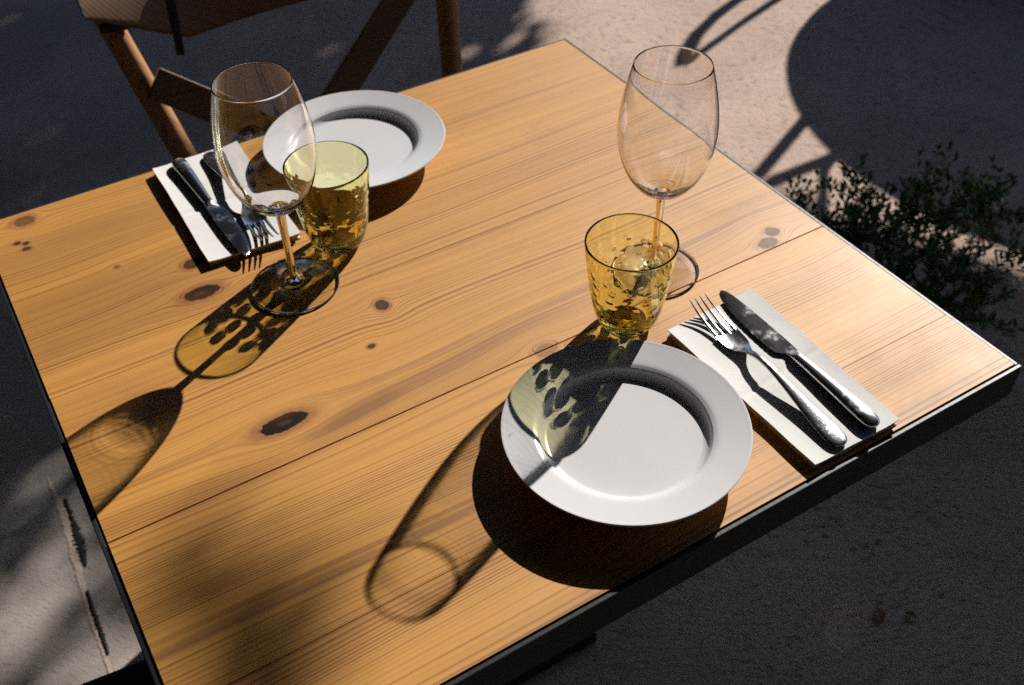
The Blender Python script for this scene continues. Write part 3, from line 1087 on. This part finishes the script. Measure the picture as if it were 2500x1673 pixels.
# unseen looped pole, made up to throw the long open shadow at the top
hs = empty("loop_caster", tuple(S2(2.62, 2.02, 0.0)), 0, "unseen loop on a pole, shaped to throw the long open shadow", "shadow caster")
org = S2(2.62, 2.02, 0.0)
outer_l = [(2.28, 1.882, 0.60), (2.152, 1.872, 0.66), (2.023, 1.824, 0.74), (1.90, 1.762, 0.82), (1.815, 1.700, 0.88), (1.775, 1.655, 0.91)]
outer_r = [(1.775, 1.655, 0.91), (1.835, 1.670, 0.88), (1.93, 1.703, 0.83), (2.05, 1.745, 0.75), (2.17, 1.783, 0.68), (2.30, 1.822, 0.60)]
bm = bmesh.new()
add_tube(bm, [S2(*p) - org for p in outer_l], [0.016, 0.017, 0.019, 0.021, 0.023, 0.024], 10)
mesh_obj("loop_side", bm, M_iron, hs, True)
bm = bmesh.new()
add_tube(bm, [S2(*p) - org for p in outer_r], [0.018, 0.013, 0.012, 0.012, 0.013, 0.014], 10)
mesh_obj("loop_side", bm, M_iron, hs, True)
bm = bmesh.new()
add_tube(bm, [S2(2.29, 1.852, 0.60) - org, S2(2.62, 2.02, 0.0) - org], 0.02, 10)
mesh_obj("pole", bm, M_iron, hs, True)

# ---- trees towards the sun. (u, s): across / along the sun's bearing; floor-shadow coordinates
SH = Vector((1.6623, 0.8684, 0)); SLEN = SH.length; SHn = SH / SLEN
UN = Vector((-SHn.y, SHn.x, 0))
def tree_pt(u, hgt, s):
    return SHn * s + UN * u + Vector((0, 0, GROUND + hgt))

def shade(u, s):
    """wanted density (0..1) of leaf cover for floor point (u,s)"""
    j = 0.10 * noise.noise((u * 3.1, s * 3.1, 1.0)) + 0.05 * noise.noise((u * 9.0, s * 9.0, 4.0))
    d = 0.0
    lo = -0.24 if u < 0.5 else -0.24 - 0.24 * min(1.0, (u - 0.5) / 0.15)
    if lo + 0.3 * j < s < 1.84 + 0.5 * j:
        d = 1.0
        if 0.52 < u < 1.10 and 0.10 < s < 0.52:               # thin place: the grey light at lower left
            d = 0.17
    if u > 1.22 + j + (0.10 * (s - 1.9) if s > 1 else -0.09) and s > -1.6:
        d = max(d, 1.0)
    if s >= 1.86 and u < 0.05 and s < 3.6:
        d = max(d, 0.0)
    # loose sprays: dapples on the floor behind the table and on its lower left corner
    for (uu, ss_, r, dd) in ((1.30, 2.02, 0.12, 0.7), (1.12, 2.06, 0.10, 0.5), (1.24, 2.28, 0.10, 0.5), (1.10, 2.30, 0.05, 0.5), (1.0, 1.97, 0.08, 0.55),
                             (0.135, -1.25, 0.038, 0.42), (0.05, -1.27, 0.040, 0.45), (0.165, -1.21, 0.022, 0.3), (0.02, -1.31, 0.03, 0.35)):
        q = math.hypot(u - uu, (s - ss_) * 0.8) / r
        if q < 1.2:
            d = max(d, dd * (1.2 - q))
    return d

def make_tree(label, ulo, uhi, slo, shi, n, s0, seed, trunk_u, leaf):
    rnd = random.Random(seed)
    base = tree_pt(trunk_u, 0.0, s0)
    t = empty("shade_tree", base, 0, label, "tree", "trees on the sunny side of the terrace")
    bm = bmesh.new()
    k = 0
    while k < n:
        u, s = rnd.uniform(ulo, uhi), rnd.uniform(slo, shi)
        if rnd.random() > shade(u, s):
            k += 1
            continue
        sp = s0 + rnd.uniform(-0.45, 0.45)
        h = (sp - s) / SLEN
        k += 1
        if h < 0.05:
            continue
        p = tree_pt(u, h, sp) - base
        d = Vector((rnd.gauss(0, 1), rnd.gauss(0, 1), rnd.gauss(-0.3, 0.8)))
        L_ = leaf * rnd.uniform(0.7, 1.3)
        add_leaf(bm, p - d.normalized() * L_ * 0.5, d, Vector((rnd.gauss(0, 1), rnd.gauss(0, 1), rnd.gauss(0, 1))), L_, L_ * 0.5)
    mesh_obj("crown", bm, M_treeleaf, t, False, recalc=False)
    bm = bmesh.new()
    top = (s0 - (-0.3)) / SLEN
    add_tube(bm, [(0, 0, 0), (0.03, 0.02, top * 0.4), (0.0, 0.05, top * 0.75), (0.05, 0.0, top)], [0.11, 0.085, 0.06, 0.02], 12)
    mesh_obj("trunk", bm, M_bark, t, True)
    return t

make_tree("broad tree beyond the round table, its crown between the sun and the floor", -2.6, 1.35, -1.5, 2.5, 36000, 6.8, 21, -1.9, 0.11)
make_tree("full leafy tree at the left, shading the far chair's side of the floor", 1.0, 3.6, -1.6, 3.6, 24000, 6.8, 22, 2.4, 0.12)

# unseen overhead sheet and surrounding walls, added to keep skylight out of the shade
aw = empty("sky_blocker", (-0.8, -0.2, GROUND), math.atan2(SHn.y, SHn.x), "added dark sheet out of view above the table, blocking the sky", "sky_blocker")
bm = bmesh.new()
add_box(bm, (-5.0, -5.0, 2.75), (4.2, 5.0, 2.77), 0)
mesh_obj("blocker_sheet", bm, M_cloth, aw)
for yy in (-4.9, 4.9):
    bm = bmesh.new()
    add_tube(bm, [(4.1, yy, 0), (4.1, yy, 2.749)], 0.03, 12)
    mesh_obj("blocker_post", bm, M_iron, aw, True)
hw = empty("blocker_wall", (0, 0, GROUND), math.atan2(SHn.y, SHn.x), "added dark walls out of view round the terrace, blocking the sky", "wall")
for lo, hi in (((-5.2, -5.2, 0), (-5.0, 5.2, 3.2)), ((-5.0, 5.0, 0), (3.0, 5.2, 3.2)), ((-5.0, -5.2, 0), (3.0, -5.0, 3.2))):
    bm = bmesh.new()
    add_box(bm, lo, hi, 0)
    mesh_obj("blocker_panel", bm, M_wall, hw)

gw = empty("horizon_blocker", tree_pt(0, 0, 8.6), math.atan2(SHn.y, SHn.x), "added dark wall out of view behind the trees, blocking the low sky", "wall")  # unseen, added to cut off horizon light and deepen the shade
bm = bmesh.new()
add_box(bm, (0, -7.0, 0), (0.22, 7.0, 2.7), 0)
mesh_obj("blocker_body", bm, M_wall, gw)
bm = bmesh.new()
add_box(bm, (-0.04, -7.05, 2.702), (0.26, 7.05, 2.76), 0.01)
mesh_obj("blocker_cap", bm, M_wall, gw)

# ------------------------------------------------------------------ caustics
for o in scene.objects:
    if o.type != 'MESH':
        continue
    m = o.data.materials[0] if o.data.materials else None
    if m in (M_clear, M_yellow):
        o.cycles.is_caustics_caster = True
    elif m in M_planks or m in (M_china, M_paper):
        o.cycles.is_caustics_receiver = True

# everything above is written in metres; bring it to scene units
for o in scene.objects:
    if o.parent is None and o.type in {'MESH', 'EMPTY'}:
        o.location = o.location * K
        o.scale = o.scale * K
